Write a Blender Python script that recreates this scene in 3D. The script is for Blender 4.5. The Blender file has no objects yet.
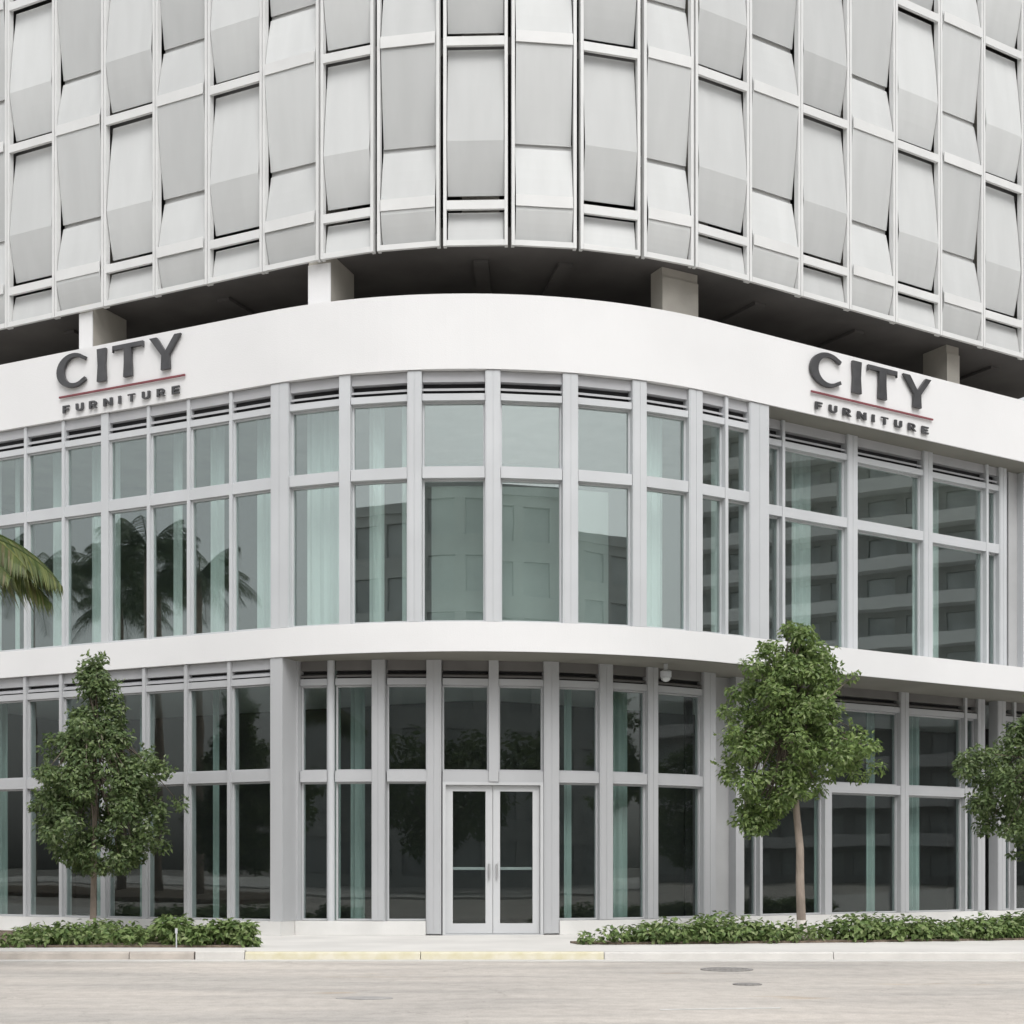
import bpy, math, random
from mathutils import Vector
R = math.radians
scene = bpy.context.scene
COL = scene.collection
rnd = random.Random(11)

# ------------------------------------------------------------------ materials
def new_mat(name):
    m = bpy.data.materials.new(name); m.use_nodes = True
    nt = m.node_tree; nt.nodes.clear()
    out = nt.nodes.new('ShaderNodeOutputMaterial')
    return m, nt, out

def surf(name, col, rough=.6, var=.06, scale=3., metallic=0., bump=0., bscale=40., stretch=(1, 1, 1), col2=None, spec=.4, detail=6.):
    """procedural surface: base colour broken up by noise, optional second colour and bump"""
    m, nt, out = new_mat(name)
    N = nt.nodes; L = nt.links
    p = N.new('ShaderNodeBsdfPrincipled'); L.new(p.outputs[0], out.inputs[0])
    p.inputs['Roughness'].default_value = rough; p.inputs['Metallic'].default_value = metallic
    p.inputs['Specular IOR Level'].default_value = spec
    tc = N.new('ShaderNodeTexCoord'); mp = N.new('ShaderNodeMapping'); mp.inputs['Scale'].default_value = stretch
    L.new(tc.outputs['Object'], mp.inputs['Vector'])
    nz = N.new('ShaderNodeTexNoise'); nz.inputs['Scale'].default_value = scale; nz.inputs['Detail'].default_value = detail
    L.new(mp.outputs[0], nz.inputs['Vector'])
    r = N.new('ShaderNodeValToRGB'); L.new(nz.outputs['Fac'], r.inputs['Fac'])
    a = [max(0, c * (1 - var)) for c in col]; b = col2 or [min(1, c * (1 + var)) for c in col]
    r.color_ramp.elements[0].position = .35; r.color_ramp.elements[1].position = .68
    r.color_ramp.elements[0].color = (*a, 1); r.color_ramp.elements[1].color = (*b, 1)
    L.new(r.outputs[0], p.inputs['Base Color'])
    if bump:
        n2 = N.new('ShaderNodeTexNoise'); n2.inputs['Scale'].default_value = bscale; n2.inputs['Detail'].default_value = 5
        L.new(mp.outputs[0], n2.inputs['Vector'])
        bp = N.new('ShaderNodeBump'); bp.inputs['Strength'].default_value = bump; bp.inputs['Distance'].default_value = .02
        L.new(n2.outputs['Fac'], bp.inputs['Height']); L.new(bp.outputs[0], p.inputs['Normal'])
    return m

def screen_mat():
    m = surf('woven_screen_sheet', (.60, .612, .61), .6, .03, 1.2, stretch=(3, 3, .5), bump=.05, bscale=90, spec=.3)
    nt = m.node_tree; N = nt.nodes; L = nt.links; p = [n for n in N if n.type == 'BSDF_PRINCIPLED'][0]; out = [n for n in N if n.type == 'OUTPUT_MATERIAL'][0]
    t = N.new('ShaderNodeBsdfTransparent'); mx = N.new('ShaderNodeMixShader'); mx.inputs[0].default_value = .13
    oi = N.new('ShaderNodeObjectInfo'); mr = N.new('ShaderNodeMapRange'); mr.inputs['To Min'].default_value = .86; mr.inputs['To Max'].default_value = 1.06
    L.new(oi.outputs['Random'], mr.inputs['Value'])
    ml = N.new('ShaderNodeMix'); ml.data_type = 'RGBA'; ml.blend_type = 'MULTIPLY'; ml.inputs['Factor'].default_value = 1.
    src = p.inputs['Base Color'].links[0].from_socket; L.new(src, ml.inputs['A']); L.new(mr.outputs[0], ml.inputs['B']); L.new(ml.outputs['Result'], p.inputs['Base Color'])
    L.new(p.outputs[0], mx.inputs[1]); L.new(t.outputs[0], mx.inputs[2]); L.new(mx.outputs[0], out.inputs[0]); return m
def glass_mat(name, tint, base, refl=(1, 1, 1), power=5., rough=.0, bump=.02):
    m, nt, out = new_mat(name); N = nt.nodes; L = nt.links
    tr = N.new('ShaderNodeBsdfTransparent'); tr.inputs[0].default_value = (*tint, 1)
    gl = N.new('ShaderNodeBsdfGlossy'); gl.inputs['Color'].default_value = (*refl, 1); gl.inputs['Roughness'].default_value = rough
    lw = N.new('ShaderNodeLayerWeight'); lw.inputs['Blend'].default_value = .5
    pw = N.new('ShaderNodeMath'); pw.operation = 'POWER'; pw.inputs[1].default_value = power
    L.new(lw.outputs['Facing'], pw.inputs[0])
    ma = N.new('ShaderNodeMath'); ma.operation = 'MULTIPLY_ADD'; ma.inputs[1].default_value = 1 - base; ma.inputs[2].default_value = base
    L.new(pw.outputs[0], ma.inputs[0])
    mx = N.new('ShaderNodeMixShader'); L.new(ma.outputs[0], mx.inputs[0]); L.new(tr.outputs[0], mx.inputs[1]); L.new(gl.outputs[0], mx.inputs[2])
    tc = N.new('ShaderNodeTexCoord'); nz = N.new('ShaderNodeTexNoise'); nz.inputs['Scale'].default_value = .9; nz.inputs['Detail'].default_value = 1.5
    L.new(tc.outputs['Object'], nz.inputs['Vector'])
    bp = N.new('ShaderNodeBump'); bp.inputs['Strength'].default_value = bump; bp.inputs['Distance'].default_value = .5
    L.new(nz.outputs['Fac'], bp.inputs['Height']); L.new(bp.outputs[0], gl.inputs['Normal'])
    L.new(mx.outputs[0], out.inputs[0])
    return m

def leaf_mat(name, cols, trans=.25):
    m, nt, out = new_mat(name); N = nt.nodes; L = nt.links
    g = N.new('ShaderNodeNewGeometry'); r = N.new('ShaderNodeValToRGB')
    L.new(g.outputs['Random Per Island'], r.inputs['Fac'])
    e = r.color_ramp.elements
    while len(e) < len(cols): e.new(.5)
    for i, c in enumerate(cols):
        e[i].position = i / (len(cols) - 1); e[i].color = (*c, 1)
    p = N.new('ShaderNodeBsdfPrincipled'); p.inputs['Roughness'].default_value = .5; p.inputs['Specular IOR Level'].default_value = .35
    t = N.new('ShaderNodeBsdfTranslucent'); mx = N.new('ShaderNodeMixShader'); mx.inputs[0].default_value = trans
    L.new(r.outputs[0], p.inputs['Base Color']); L.new(r.outputs[0], t.inputs[0])
    L.new(p.outputs[0], mx.inputs[1]); L.new(t.outputs[0], mx.inputs[2]); L.new(mx.outputs[0], out.inputs[0])
    return m

def road_mat():
    m, nt, out = new_mat('worn_road'); N = nt.nodes; L = nt.links
    p = N.new('ShaderNodeBsdfPrincipled'); p.inputs['Roughness'].default_value = .85; p.inputs['Specular IOR Level'].default_value = .25
    L.new(p.outputs[0], out.inputs[0])
    tc = N.new('ShaderNodeTexCoord')
    def noise(sc, stretch, detail=5.):
        mp = N.new('ShaderNodeMapping'); mp.inputs['Scale'].default_value = stretch; L.new(tc.outputs['Object'], mp.inputs['Vector'])
        n = N.new('ShaderNodeTexNoise'); n.inputs['Scale'].default_value = sc; n.inputs['Detail'].default_value = detail
        L.new(mp.outputs[0], n.inputs['Vector']); return n.outputs['Fac']
    def ramp(fac, p0, c0, p1, c1):
        r = N.new('ShaderNodeValToRGB'); r.color_ramp.elements[0].position = p0; r.color_ramp.elements[1].position = p1
        r.color_ramp.elements[0].color = (*c0, 1); r.color_ramp.elements[1].color = (*c1, 1); L.new(fac, r.inputs['Fac']); return r.outputs[0]
    def mul(a, b, f=1.):
        x = N.new('ShaderNodeMix'); x.data_type = 'RGBA'; x.blend_type = 'MULTIPLY'; x.inputs['Factor'].default_value = f
        L.new(a, x.inputs['A']); L.new(b, x.inputs['B']); return x.outputs['Result']
    c = ramp(noise(.35, (.5, 1.6, 1)), .3, (.48, .455, .425), .7, (.62, .575, .525))
    c = mul(c, ramp(noise(1.1, (.4, 1.7, 1)), .32, (.82, .82, .83), .6, (1, 1, 1)))
    c = mul(c, ramp(noise(6, (1, 1, 1), 8), .3, (.86, .855, .85), .6, (1, 1, 1)))
    c = mul(c, ramp(noise(90, (1, 1, 1), 3), .35, (.82, .82, .82), .6, (1, 1, 1)))
    # rusty stains
    st = ramp(noise(.9, (.6, 1.4, 1), 3), .66, (1, 1, 1), .74, (.93, .82, .68))
    c = mul(c, st)
    # fine cracks
    v = N.new('ShaderNodeTexVoronoi'); v.feature = 'DISTANCE_TO_EDGE'; v.inputs['Scale'].default_value = .33
    mp = N.new('ShaderNodeMapping'); L.new(tc.outputs['Object'], mp.inputs['Vector'])
    n = N.new('ShaderNodeTexNoise'); n.inputs['Scale'].default_value = 1.6; n.inputs['Detail'].default_value = 5
    L.new(mp.outputs[0], n.inputs['Vector'])
    ad = N.new('ShaderNodeMix'); ad.data_type = 'RGBA'; ad.blend_type = 'ADD'; ad.inputs['Factor'].default_value = .9
    L.new(mp.outputs[0], ad.inputs['A']); L.new(n.outputs['Color'], ad.inputs['B']); L.new(ad.outputs['Result'], v.inputs['Vector'])
    c = mul(c, ramp(v.outputs['Distance'], .0, (.62, .61, .60), .004, (1, 1, 1)), .45)
    L.new(c, p.inputs['Base Color'])
    bp = N.new('ShaderNodeBump'); bp.inputs['Strength'].default_value = .35; bp.inputs['Distance'].default_value = .01
    L.new(noise(120, (1, 1, 1), 3), bp.inputs['Height']); L.new(bp.outputs[0], p.inputs['Normal'])
    return m

M = dict(
    white=surf('white_stucco', (.70, .70, .703), .75, .025, .6, bump=.15, bscale=60),
    alu=surf('pale_aluminium', (.42, .428, .44), .45, .05, 1.3, stretch=(1, 1, .3)),
    alu_white=surf('white_aluminium', (.50, .515, .53), .45, .04, 1.1),
    plinth=surf('pale_plinth_concrete', (.62, .615, .60), .8, .06, 1.5, bump=.15),
    door=surf('door_paint', (.50, .51, .52), .45, .04, 1.1),
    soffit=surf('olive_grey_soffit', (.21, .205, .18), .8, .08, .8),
    louver_shade=surf('louvre_painted_shade', (.15, .145, .14), .5, .08, 2),  # louvre aluminium with the shade of the recess painted into its colour
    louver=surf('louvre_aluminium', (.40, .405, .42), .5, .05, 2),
    dark=surf('dark_void', (.03, .03, .032), .9, .2, 2),
    panelgrey=surf('grey_wall_panel', (.40, .405, .41), .6, .06, 1.5),
    sheet=screen_mat(),
    screen_frame=surf('screen_frame_paint', (.63, .635, .63), .5, .04, 2),
    concrete=surf('beige_concrete', (.40, .38, .34), .8, .12, 1.5, bump=.2),
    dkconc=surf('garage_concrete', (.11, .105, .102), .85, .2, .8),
    sidewalk=surf('pale_sidewalk', (.60, .585, .56), .85, .07, .9, bump=.2, bscale=50),
    curb=surf('curb_concrete', (.55, .535, .51), .85, .07, 2.5, bump=.2),
    curbred=surf('curb_weathered', (.45, .41, .37), .85, .15, 3, bump=.2),
    yellow=surf('faded_yellow_paint', (.60, .555, .38), .7, .1, 5, col2=(.62, .59, .49)),
    road=road_mat(),
    ground=surf('ground_dirt', (.25, .24, .22), .95, .2, .2),
    mulch=surf('brown_mulch', (.16, .125, .095), .95, .4, 14, bump=.6, bscale=60),
    bark=surf('pale_bark', (.30, .25, .21), .9, .25, 7, stretch=(1, 1, .35), bump=.5, bscale=30),
    barkwhite=surf('whitewashed_bark', (.55, .52, .48), .9, .15, 9, stretch=(1, 1, .4), bump=.4, bscale=30),
    darkbark=surf('dark_bark', (.15, .125, .10), .9, .25, 7, stretch=(1, 1, .35), bump=.5, bscale=30),
    leaf=leaf_mat('tree_leaf', [(.07, .115, .04), (.13, .19, .07), (.185, .245, .095), (.09, .145, .06), (.27, .32, .18)], .32),
    leaf2=leaf_mat('tree_leaf_bright', [(.095, .155, .045), (.16, .24, .07), (.23, .31, .10), (.12, .185, .065), (.31, .37, .18)], .35),
    shrub=leaf_mat('shrub_leaf', [(.075, .125, .04), (.13, .20, .06), (.19, .26, .09), (.25, .30, .14)]),
    palm=leaf_mat('palm_leaf', [(.045, .075, .02), (.09, .125, .032), (.17, .19, .06), (.06, .09, .025), (.15, .13, .06)], .3),
    palmdark=leaf_mat('palm_leaf_dark', [(.03, .05, .02), (.05, .08, .03), (.07, .09, .035)], .2),
    letter=surf('dark_grey_letter', (.05, .05, .053), .35, .25, 4, spec=.6),
    red=surf('red_sign_line', (.20, .055, .065), .5, .1, 4),
    steel=surf('brushed_steel', (.55, .55, .56), .35, .06, 6, metallic=.7),
    iron=surf('cast_iron', (.27, .26, .25), .7, .2, 20, bump=.3),
    paintline=surf('worn_white_paint', (.50, .49, .47), .8, .06, 6, col2=(.62, .61, .60)),
    patch=surf('asphalt_patch', (.33, .32, .31), .9, .15, 9, bump=.3),
    curtain_low=surf('grey_green_curtain', (.36, .43, .41), .8, .06, 3, stretch=(4, 4, .2)),
    curtain=surf('pale_curtain', (.78, .82, .81), .8, .05, 3, stretch=(4, 4, .2)),
    partition=surf('grey_partition', (.46, .48, .47), .8, .12, .9, stretch=(1, 1, .3)),
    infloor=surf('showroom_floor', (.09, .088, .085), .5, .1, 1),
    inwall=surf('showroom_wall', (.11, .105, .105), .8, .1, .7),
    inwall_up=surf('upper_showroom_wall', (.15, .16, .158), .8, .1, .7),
    inceil=surf('showroom_ceiling', (.55, .55, .54), .8, .05, 1),
    far_a=surf('render_wall_far', (.58, .59, .58), .85, .1, .3),
    far_b=surf('tower_wall_far', (.42, .42, .41), .85, .08, .3),
    far_win=surf('far_window_glass', (.50, .52, .52), .4, .2, .4, spec=.8),
    glassU=glass_mat('upper_tinted_glass', (.86, .915, .90), .18, (.90, .955, .94), 4., bump=.0016),
    glassG=glass_mat('ground_tinted_glass', (.86, .91, .90), .05, (.97, 1, .99), 5., bump=.003),
)

# ------------------------------------------------------------------ mesh builder
class MB:
    def __init__(s): s.v = []; s.f = []; s.m = []
    def face(s, idx, mi=0): s.f.append(tuple(idx)); s.m.append(mi)
    def add(s, pts): n = len(s.v); s.v += [tuple(p) for p in pts]; return n
    def hexa(s, p, mi=0):                       # p: 4 bottom (ccw), 4 top
        n = s.add(p)
        for q in ((3, 2, 1, 0), (4, 5, 6, 7), (0, 1, 5, 4), (1, 2, 6, 5), (2, 3, 7, 6), (3, 0, 4, 7)): s.face([n + i for i in q], mi)
    def box(s, x0, x1, y0, y1, z0, z1, mi=0):
        s.hexa([(x0, y0, z0), (x1, y0, z0), (x1, y1, z0), (x0, y1, z0), (x0, y0, z1), (x1, y0, z1), (x1, y1, z1), (x0, y1, z1)], mi)
    def tube(s, path, radii, n=10, mi=0, cap=True):
        rings = []
        for i, p in enumerate(path):
            p = Vector(p); a = Vector(path[max(0, i - 1)]); b = Vector(path[min(len(path) - 1, i + 1)])
            d = (b - a).normalized(); u = d.cross(Vector((.31, .95, .05))); u.normalize(); w = d.cross(u)
            rings.append(s.add([p + (u * math.cos(2 * math.pi * k / n) + w * math.sin(2 * math.pi * k / n)) * radii[i] for k in range(n)]))
        for a, b in zip(rings, rings[1:]):
            for k in range(n): s.face((a + k, a + (k + 1) % n, b + (k + 1) % n, b + k), mi)
        if cap:
            s.face([rings[0] + k for k in range(n)][::-1], mi); s.face([rings[-1] + k for k in range(n)], mi)
    def build(s, name, mats, parent=None, loc=(0, 0, 0), smooth=False):
        o0 = Vector(parent_origin(parent)) if parent else Vector(loc)
        me = bpy.data.meshes.new(name)
        me.from_pydata([tuple(Vector(v) - o0) for v in s.v], [], s.f)
        if not isinstance(mats, (list, tuple)): mats = [mats]
        for m in mats: me.materials.append(m)
        if len(mats) > 1: me.polygons.foreach_set('material_index', s.m)
        if smooth: me.polygons.foreach_set('use_smooth', [True] * len(s.f))
        me.update()
        o = bpy.data.objects.new(name, me); COL.objects.link(o)
        if parent: o.parent = parent
        else: o.location = o0
        return o
def parent_origin(o):
    x = Vector((0, 0, 0))
    while o: x += o.location; o = o.parent
    return x
def empty(name, loc, label, cat, group=None):
    o = bpy.data.objects.new(name, None); COL.objects.link(o); o.location = loc; o.empty_display_size = .3
    return tag(o, label, cat, group)
def tag(o, label=None, cat=None, group=None, kind=None):
    if label: o['label'] = label
    if cat: o['category'] = cat
    if group: o['group'] = group
    if kind: o['kind'] = kind
    return o

# ------------------------------------------------------------------ footprint of the rounded corner
class Foot:
    def __init__(s, xc, yc, r, aL, aR): s.c = Vector((xc, yc)); s.R = r; s.aL = R(aL); s.aR = R(aR)
    def frame(s, t):
        if -s.aL * s.R <= t <= s.aR * s.R: p = t / s.R; e = 0
        elif t > 0: p = s.aR; e = t - p * s.R
        else: p = -s.aL; e = t - p * s.R
        n = Vector((math.sin(p), -math.cos(p))); T = Vector((math.cos(p), math.sin(p)))
        return s.c + n * s.R + T * e, T, n
    def at(s, t, off=0.):
        P, T, n = s.frame(t); return P + n * off
    def samples(s, a, b, step=.22):
        k = [a]; lo, hi = -s.aL * s.R, s.aR * s.R
        if lo > a and lo < b: k.append(lo)
        x = max(a, lo) + step
        while x < min(b, hi) - step * .4: k.append(x); x += step
        if a < hi < b: k.append(hi)
        k.append(b); return sorted(set(k))
FB = Foot(-.689, 29.904, 7.898, 24.79, 31.03)          # white bands and glazing
FM = Foot(-.336, 29.349, 7.344, 25.19, 31.10)          # garage screen

def ribbon(mb, F, a, b, o0, o1, z0, z1, mi=0):
    """solid following the footprint between arc lengths a..b, outer offset o0, inner offset o1"""
    ss = F.samples(a, b); n = []
    for t in ss:
        p = F.at(t, o0); q = F.at(t, o1)
        n.append(mb.add([(p.x, p.y, z0), (p.x, p.y, z1), (q.x, q.y, z1), (q.x, q.y, z0)]))
    for i, j in zip(n, n[1:]):
        for k in range(4): mb.face((i + k, j + k, j + (k + 1) % 4, i + (k + 1) % 4), mi)
    mb.face((n[0], n[0] + 1, n[0] + 2, n[0] + 3), mi); mb.face((n[-1] + 3, n[-1] + 2, n[-1] + 1, n[-1]), mi)

def lbox(mb, P, T, N, u0, u1, d0, d1, z0, z1, mi=0):
    """box in a wall's own frame: u along T, d outward along N"""
    def q(u, d, z): p = P + T * u + N * d; return (p.x, p.y, z)
    mb.hexa([q(u0, d1, z0), q(u1, d1, z0), q(u1, d0, z0), q(u0, d0, z0), q(u0, d1, z1), q(u1, d1, z1), q(u1, d0, z1), q(u0, d0, z1)], mi)

SA, SB = -13.4, 17.2
BO = FB.at(0)
store = empty('corner_building', (BO.x, BO.y, 0), 'white rounded-corner store with two glazed floors below a pale panelled garage screen', 'building')

# ---- slabs, bands, floors
mb = MB(); ribbon(mb, FB, SA, SB, 0, -.29, 8.95, 10.13); mb.build('fascia_band', M['white'], store)
mb = MB(); ribbon(mb, FB, SA, SB, 0, -7.0, 4.51, 4.975); mb.build('spandrel_band', M['white'], store)
mb = MB(); ribbon(mb, FB, SA, SB, -.293, -7.0, 8.99, 9.95); mb.build('floor_slab', M['concrete'], store)
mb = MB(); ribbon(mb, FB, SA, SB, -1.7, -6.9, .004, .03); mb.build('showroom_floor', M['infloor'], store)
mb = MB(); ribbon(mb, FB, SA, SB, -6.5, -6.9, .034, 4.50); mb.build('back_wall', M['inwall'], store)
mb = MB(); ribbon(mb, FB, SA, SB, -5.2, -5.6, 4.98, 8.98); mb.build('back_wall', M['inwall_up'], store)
mb = MB()
for t in (SA, SB):
    for z0, z1 in ((.034, 4.5), (4.98, 8.98)):
        mb = MB(); P, T, N = FB.frame(t); lbox(mb, P, T, N, -.15, .15, -6.9, -.35, z0, z1); mb.build('party_wall', M['inwall'], store)
GA, GB = -11.70, 13.68
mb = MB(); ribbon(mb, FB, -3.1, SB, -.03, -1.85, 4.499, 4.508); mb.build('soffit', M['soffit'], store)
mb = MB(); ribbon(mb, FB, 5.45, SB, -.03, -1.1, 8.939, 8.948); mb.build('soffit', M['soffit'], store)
# garage: ceiling slabs seen in the open gap, back wall, stub columns
mb = MB()
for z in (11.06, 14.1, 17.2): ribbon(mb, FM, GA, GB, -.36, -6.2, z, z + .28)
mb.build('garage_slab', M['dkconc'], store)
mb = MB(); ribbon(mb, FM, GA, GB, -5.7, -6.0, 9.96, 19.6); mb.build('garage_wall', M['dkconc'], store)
mb = MB()
for s0 in (-8.9, -5.4, -.2, 1.4, 5.6, 8.0, 11.7):
    P, T, N = FM.frame(s0); lbox(mb, P, T, N, -.12, .12, -5.6, -.9, 11.0, 11.055)
mb.build('ceiling_beam', M['dkconc'], store)
for s0, w, o, d in ((-7.43, .30, -.30, .9), (-2.58, .40, -.30, .9), (3.86, .72, -.45, .35), (10.42, .34, -.45, .6), (-12.3, .33, -.3, .95), (15.6, .62, -.45, .6)):
    mb = MB(); P, T, N = FB.frame(s0); left = s0 < 0
    lbox(mb, P, T, N, -w / 2, w / 2, o - .02, o, 9.954, 10.895, 1 if left else 0)
    lbox(mb, P, T, N, -w / 2 + .003, w / 2 - .003, o - d, o - .021, 9.954, 11.055, 0)
    mb.build('garage_column', [M['concrete'], M['white']], store)

# ---- woven screen of the garage
J = [-11.72, -10.62, -9.52, -8.40, -7.28, -6.15, -5.05, -3.94, -2.85, -1.86, -.78, .3, 1.4, 2.47, 3.45, 4.58, 5.72, 6.86, 7.99, 9.14, 10.30, 11.43, 12.57, 13.7]
ZB = 10.9; H0, H1, PER, TOP = .64, 1.64, 2.58, 8.3
DV, DF = -.155, .008
def sheet(mb, P, T, N, u0, u1, prof):
    th = .014
    rows = []
    for h, d in prof:
        a = P + T * u0 + N * d; b = P + T * u1 + N * d; a2 = a - N * th; b2 = b - N * th
        rows.append(mb.add([(a.x, a.y, ZB + h), (b.x, b.y, ZB + h), (b2.x, b2.y, ZB + h), (a2.x, a2.y, ZB + h)]))
    for i, j in zip(rows, rows[1:]):
        for k in range(4): mb.face((i + k, i + (k + 1) % 4, j + (k + 1) % 4, j + k))
    mb.face([rows[0] + k for k in (3, 2, 1, 0)]); mb.face([rows[-1] + k for k in range(4)])
for i, (a, b) in enumerate(zip(J, J[1:])):
    A, B = FM.at(a), FM.at(b); T = (B - A).normalized(); N = Vector((T.y, -T.x)); W = (B - A).length
    curved = -3.3 < a and b < 4.1
    g = .032 if curved else .006
    pw = .05; u0, u1 = g, W - g
    fr = MB()
    lbox(fr, A, T, N, u0, u0 + pw, -.10, 0, ZB, ZB + TOP); lbox(fr, A, T, N, u1 - pw, u1, -.10, 0, ZB, ZB + TOP)
    x0, x1 = u0 + pw + .002, u1 - pw - .002
    lbox(fr, A, T, N, x0, x1, -.05, .004, ZB, ZB + .085)
    typeA = (i % 2 == 0)
    hk = [H0 + PER * k for k in range(4)]
    if typeA:
        for h in hk: lbox(fr, A, T, N, x0, x1, -.05, .003, ZB + h - .07, ZB + h + .07)
    else:
        for h in hk:
            lbox(fr, A, T, N, x0 + .012, x1 - .012, DF + .014, DF + .028, ZB + h - .03, ZB + h + .15)
        for k in range(4):
            h = H1 + PER * k
            if h < TOP - .2: lbox(fr, A, T, N, x0, x1, -.25, -.20, ZB + h - .08, ZB + h + .08)
    fr.build('screen_frame', M['screen_frame'], store)
    e = .012                                            # reveal between sheet and frame
    su0, su1 = x0 + e, x1 - e
    def dep(h):                                         # straight folds with a slight belly
        return h
    def seg(h0, d0, h1, d1, n=5, belly=.012):
        return [(h0 + (h1 - h0) * q / n, d0 + (d1 - d0) * q / n + belly * math.sin(math.pi * q / n)) for q in range(n + 1)]
    units = []
    if typeA:
        units.append(seg(.095, -.05, H0 - .07 + .01, -.14))
        for k in range(3):
            lo = H0 + PER * k + .07 + .135; fo = H1 + PER * k; hi = H0 + PER * (k + 1) - .07 + .01
            units.append(seg(lo, DV, fo, DF) + seg(fo, DF, hi, DV)[1:])
    else:
        units.append(seg(.095, -.12, H0 - .09, DF, belly=.01) + [(H0 + .09, DF + .004)] + seg(H0 + .09, DF, H1 - .038, DV)[1:])
        for k in range(3):
            lo = H1 + PER * k + .038; f = H0 + PER * (k + 1); hi = min(H1 + PER * (k + 1) - .038, TOP)
            pr = seg(lo, DV, f - .09, DF) + [(f + .09, DF + .004)] + seg(f + .09, DF, hi, DV)[1:]
            units.append(pr)
    for pr in units:
        # the sheets are fixed with the small differences of real cloth panels
        k = rnd.uniform(-.012, .012)
        m_ = MB(); sheet(m_, A, T, N, su0 + rnd.uniform(-.006, .006), su1 + rnd.uniform(-.006, .006), [(h, d + k) for h, d in pr])
        m_.build('screen_panel', M['sheet'], store)
mb = MB(); ribbon(mb, FM, GA, GB, -.30, -6.15, ZB + TOP + .2, ZB + TOP + .5); mb.build('roof', M['concrete'], store)

for s0 in (-11.0, -7.9, -3.4, -.2, 4.0, 7.4, 10.9, 13.0):
    P, T, N = FM.frame(s0); mb = MB(); lbox(mb, P, T, N, -.3, .3, -1.3, -.75, 11.345, 14.095); mb.build('garage_column', M['concrete'], store)
    mb = MB(); lbox(mb, P, T, N, -.3, .3, -1.3, -.75, 14.385, 17.195); mb.build('garage_column', M['concrete'], store)
for t in (GA + .13, GB - .13):
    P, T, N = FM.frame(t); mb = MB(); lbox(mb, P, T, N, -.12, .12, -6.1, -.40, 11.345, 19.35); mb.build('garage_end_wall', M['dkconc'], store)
# ---- glazing
def mullion(F, a, b, front, back, z0, z1, mat='alu'):
    P, T, N = F.frame((a + b) / 2); mb = MB(); w = (F.at(b, front) - F.at(a, front)).length
    P2 = P
    lbox(mb, P2, T, N, -w / 2, w / 2, back, front, z0, z1)
    if w > .2:                                           # joint line down a wide mullion
        lbox(mb, P2, T, N, -w / 2 + .02, -.008, front, front + .006, z0 + .01, z1 - .01)
        lbox(mb, P2, T, N, .008, w / 2 - .02, front, front + .006, z0 + .01, z1 - .01)
    return mb.build('mullion', M[mat], store)
def ogc(t): return -.42 - .48 * min(1, max(0, (t + 3.2) / 3.2)) - .1 * max(0, (t - 1) / 4)
def window(a, b, og, zt, gm, low, tr, rail, depth, louver=True, lowglass=True, tilt=0.):
    """one bay: bead frame > two panes, louvre.  low/tr/rail/zt = sill, transom, rail and head heights"""
    A, B = (FB.at(a, ogc(a) - .15), FB.at(b, ogc(b) - .15)) if og is None else (FB.at(a, og), FB.at(b, og)); T = (B - A).normalized(); N = Vector((T.y, -T.x)); W = (B - A).length
    f = MB(); t = .028
    lites = ([(low, tr - .09)] if lowglass else []) + [(tr + .09, rail - .055)]
    for z0, z1 in lites:
        lbox(f, A, T, N, 0, t, -.03, .04, z0, z1); lbox(f, A, T, N, W - t, W, -.03, .04, z0, z1)
        lbox(f, A, T, N, t, W - t, -.03, .04, z0, z0 + t); lbox(f, A, T, N, t, W - t, -.03, .04, z1 - t, z1)
    lbox(f, A, T, N, 0, W, -.05, depth * .93, tr - .088, tr + .088)          # transom
    lbox(f, A, T, N, 0, W, -.05, depth * .86, rail - .053, rail + .053)      # louvre rail
    win = f.build('window', M['alu_white'] if gm == 'glassU' else M['alu'], store)
    for z0, z1 in lites:
        p = MB(); lbox(p, A, T, N, t + .002, W - t - .002, -.006, .006, z0 + t + .002, z1 - t - .002); p.build('pane', M[gm], win)
    lv = MB(); z = rail + .055; h = zt - z
    lbox(lv, A, T, N, 0, W, -.05, -.03, z, zt - .004, 1)
    lbox(lv, A, T, N, 0, W, -.028, depth * .6, zt - .17, zt - .006, 0)
    zz = z + (h - .17) * .5
    def q(u, d, zq): p = A + T * u + N * d; return (p.x, p.y, zq)
    for zc in (zz,):
        lv.hexa([q(0, depth * .62, zc - .045), q(W, depth * .62, zc - .045), q(W, -.02, zc + .01), q(0, -.02, zc + .01),
                 q(0, depth * .62, zc - .01), q(W, depth * .62, zc - .01), q(W, -.02, zc + .03), q(0, -.02, zc + .03)], 0)
    lv.build('louver', [M['louver_shade' if og is None or og < -.3 and gm == 'glassG' else 'louver'], M['dark']], win)  # recessed ground bays get the louvre colour darkened to stand for shade
    return win
def run(muls, og, front, zs, gm, skip=()):
    """muls: list of (a, b) mullion spans; a bay between each neighbouring pair"""
    z0, low, tr, rail, zt = zs
    for k, (a, b) in enumerate(muls):
        mullion(FB, a, b, front, og - .08, z0, zt - .003, 'alu_white' if gm == 'glassU' else 'alu')
    for k in range(len(muls) - 1):
        if k in skip: continue
        window(muls[k][1], muls[k + 1][0], og, zt, gm, low, tr, rail, front - og)
def th(s, w=.062): return (s - w / 2, s + w / 2)
UP = (4.978, 4.99, 7.34, 8.53, 8.948)
GR = (.236, .24, 2.60, 4.15, 4.508)
upL = [th(-13.2), th(-12.2), th(-11.25), (-10.42, -10.26), th(-9.43), th(-8.57), th(-7.7), (-6.85, -6.69), th(-5.83), th(-4.99), th(-4.13), (-3.34, -3.0)]
run(upL, -.12, -.03, UP, 'glassU')
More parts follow.
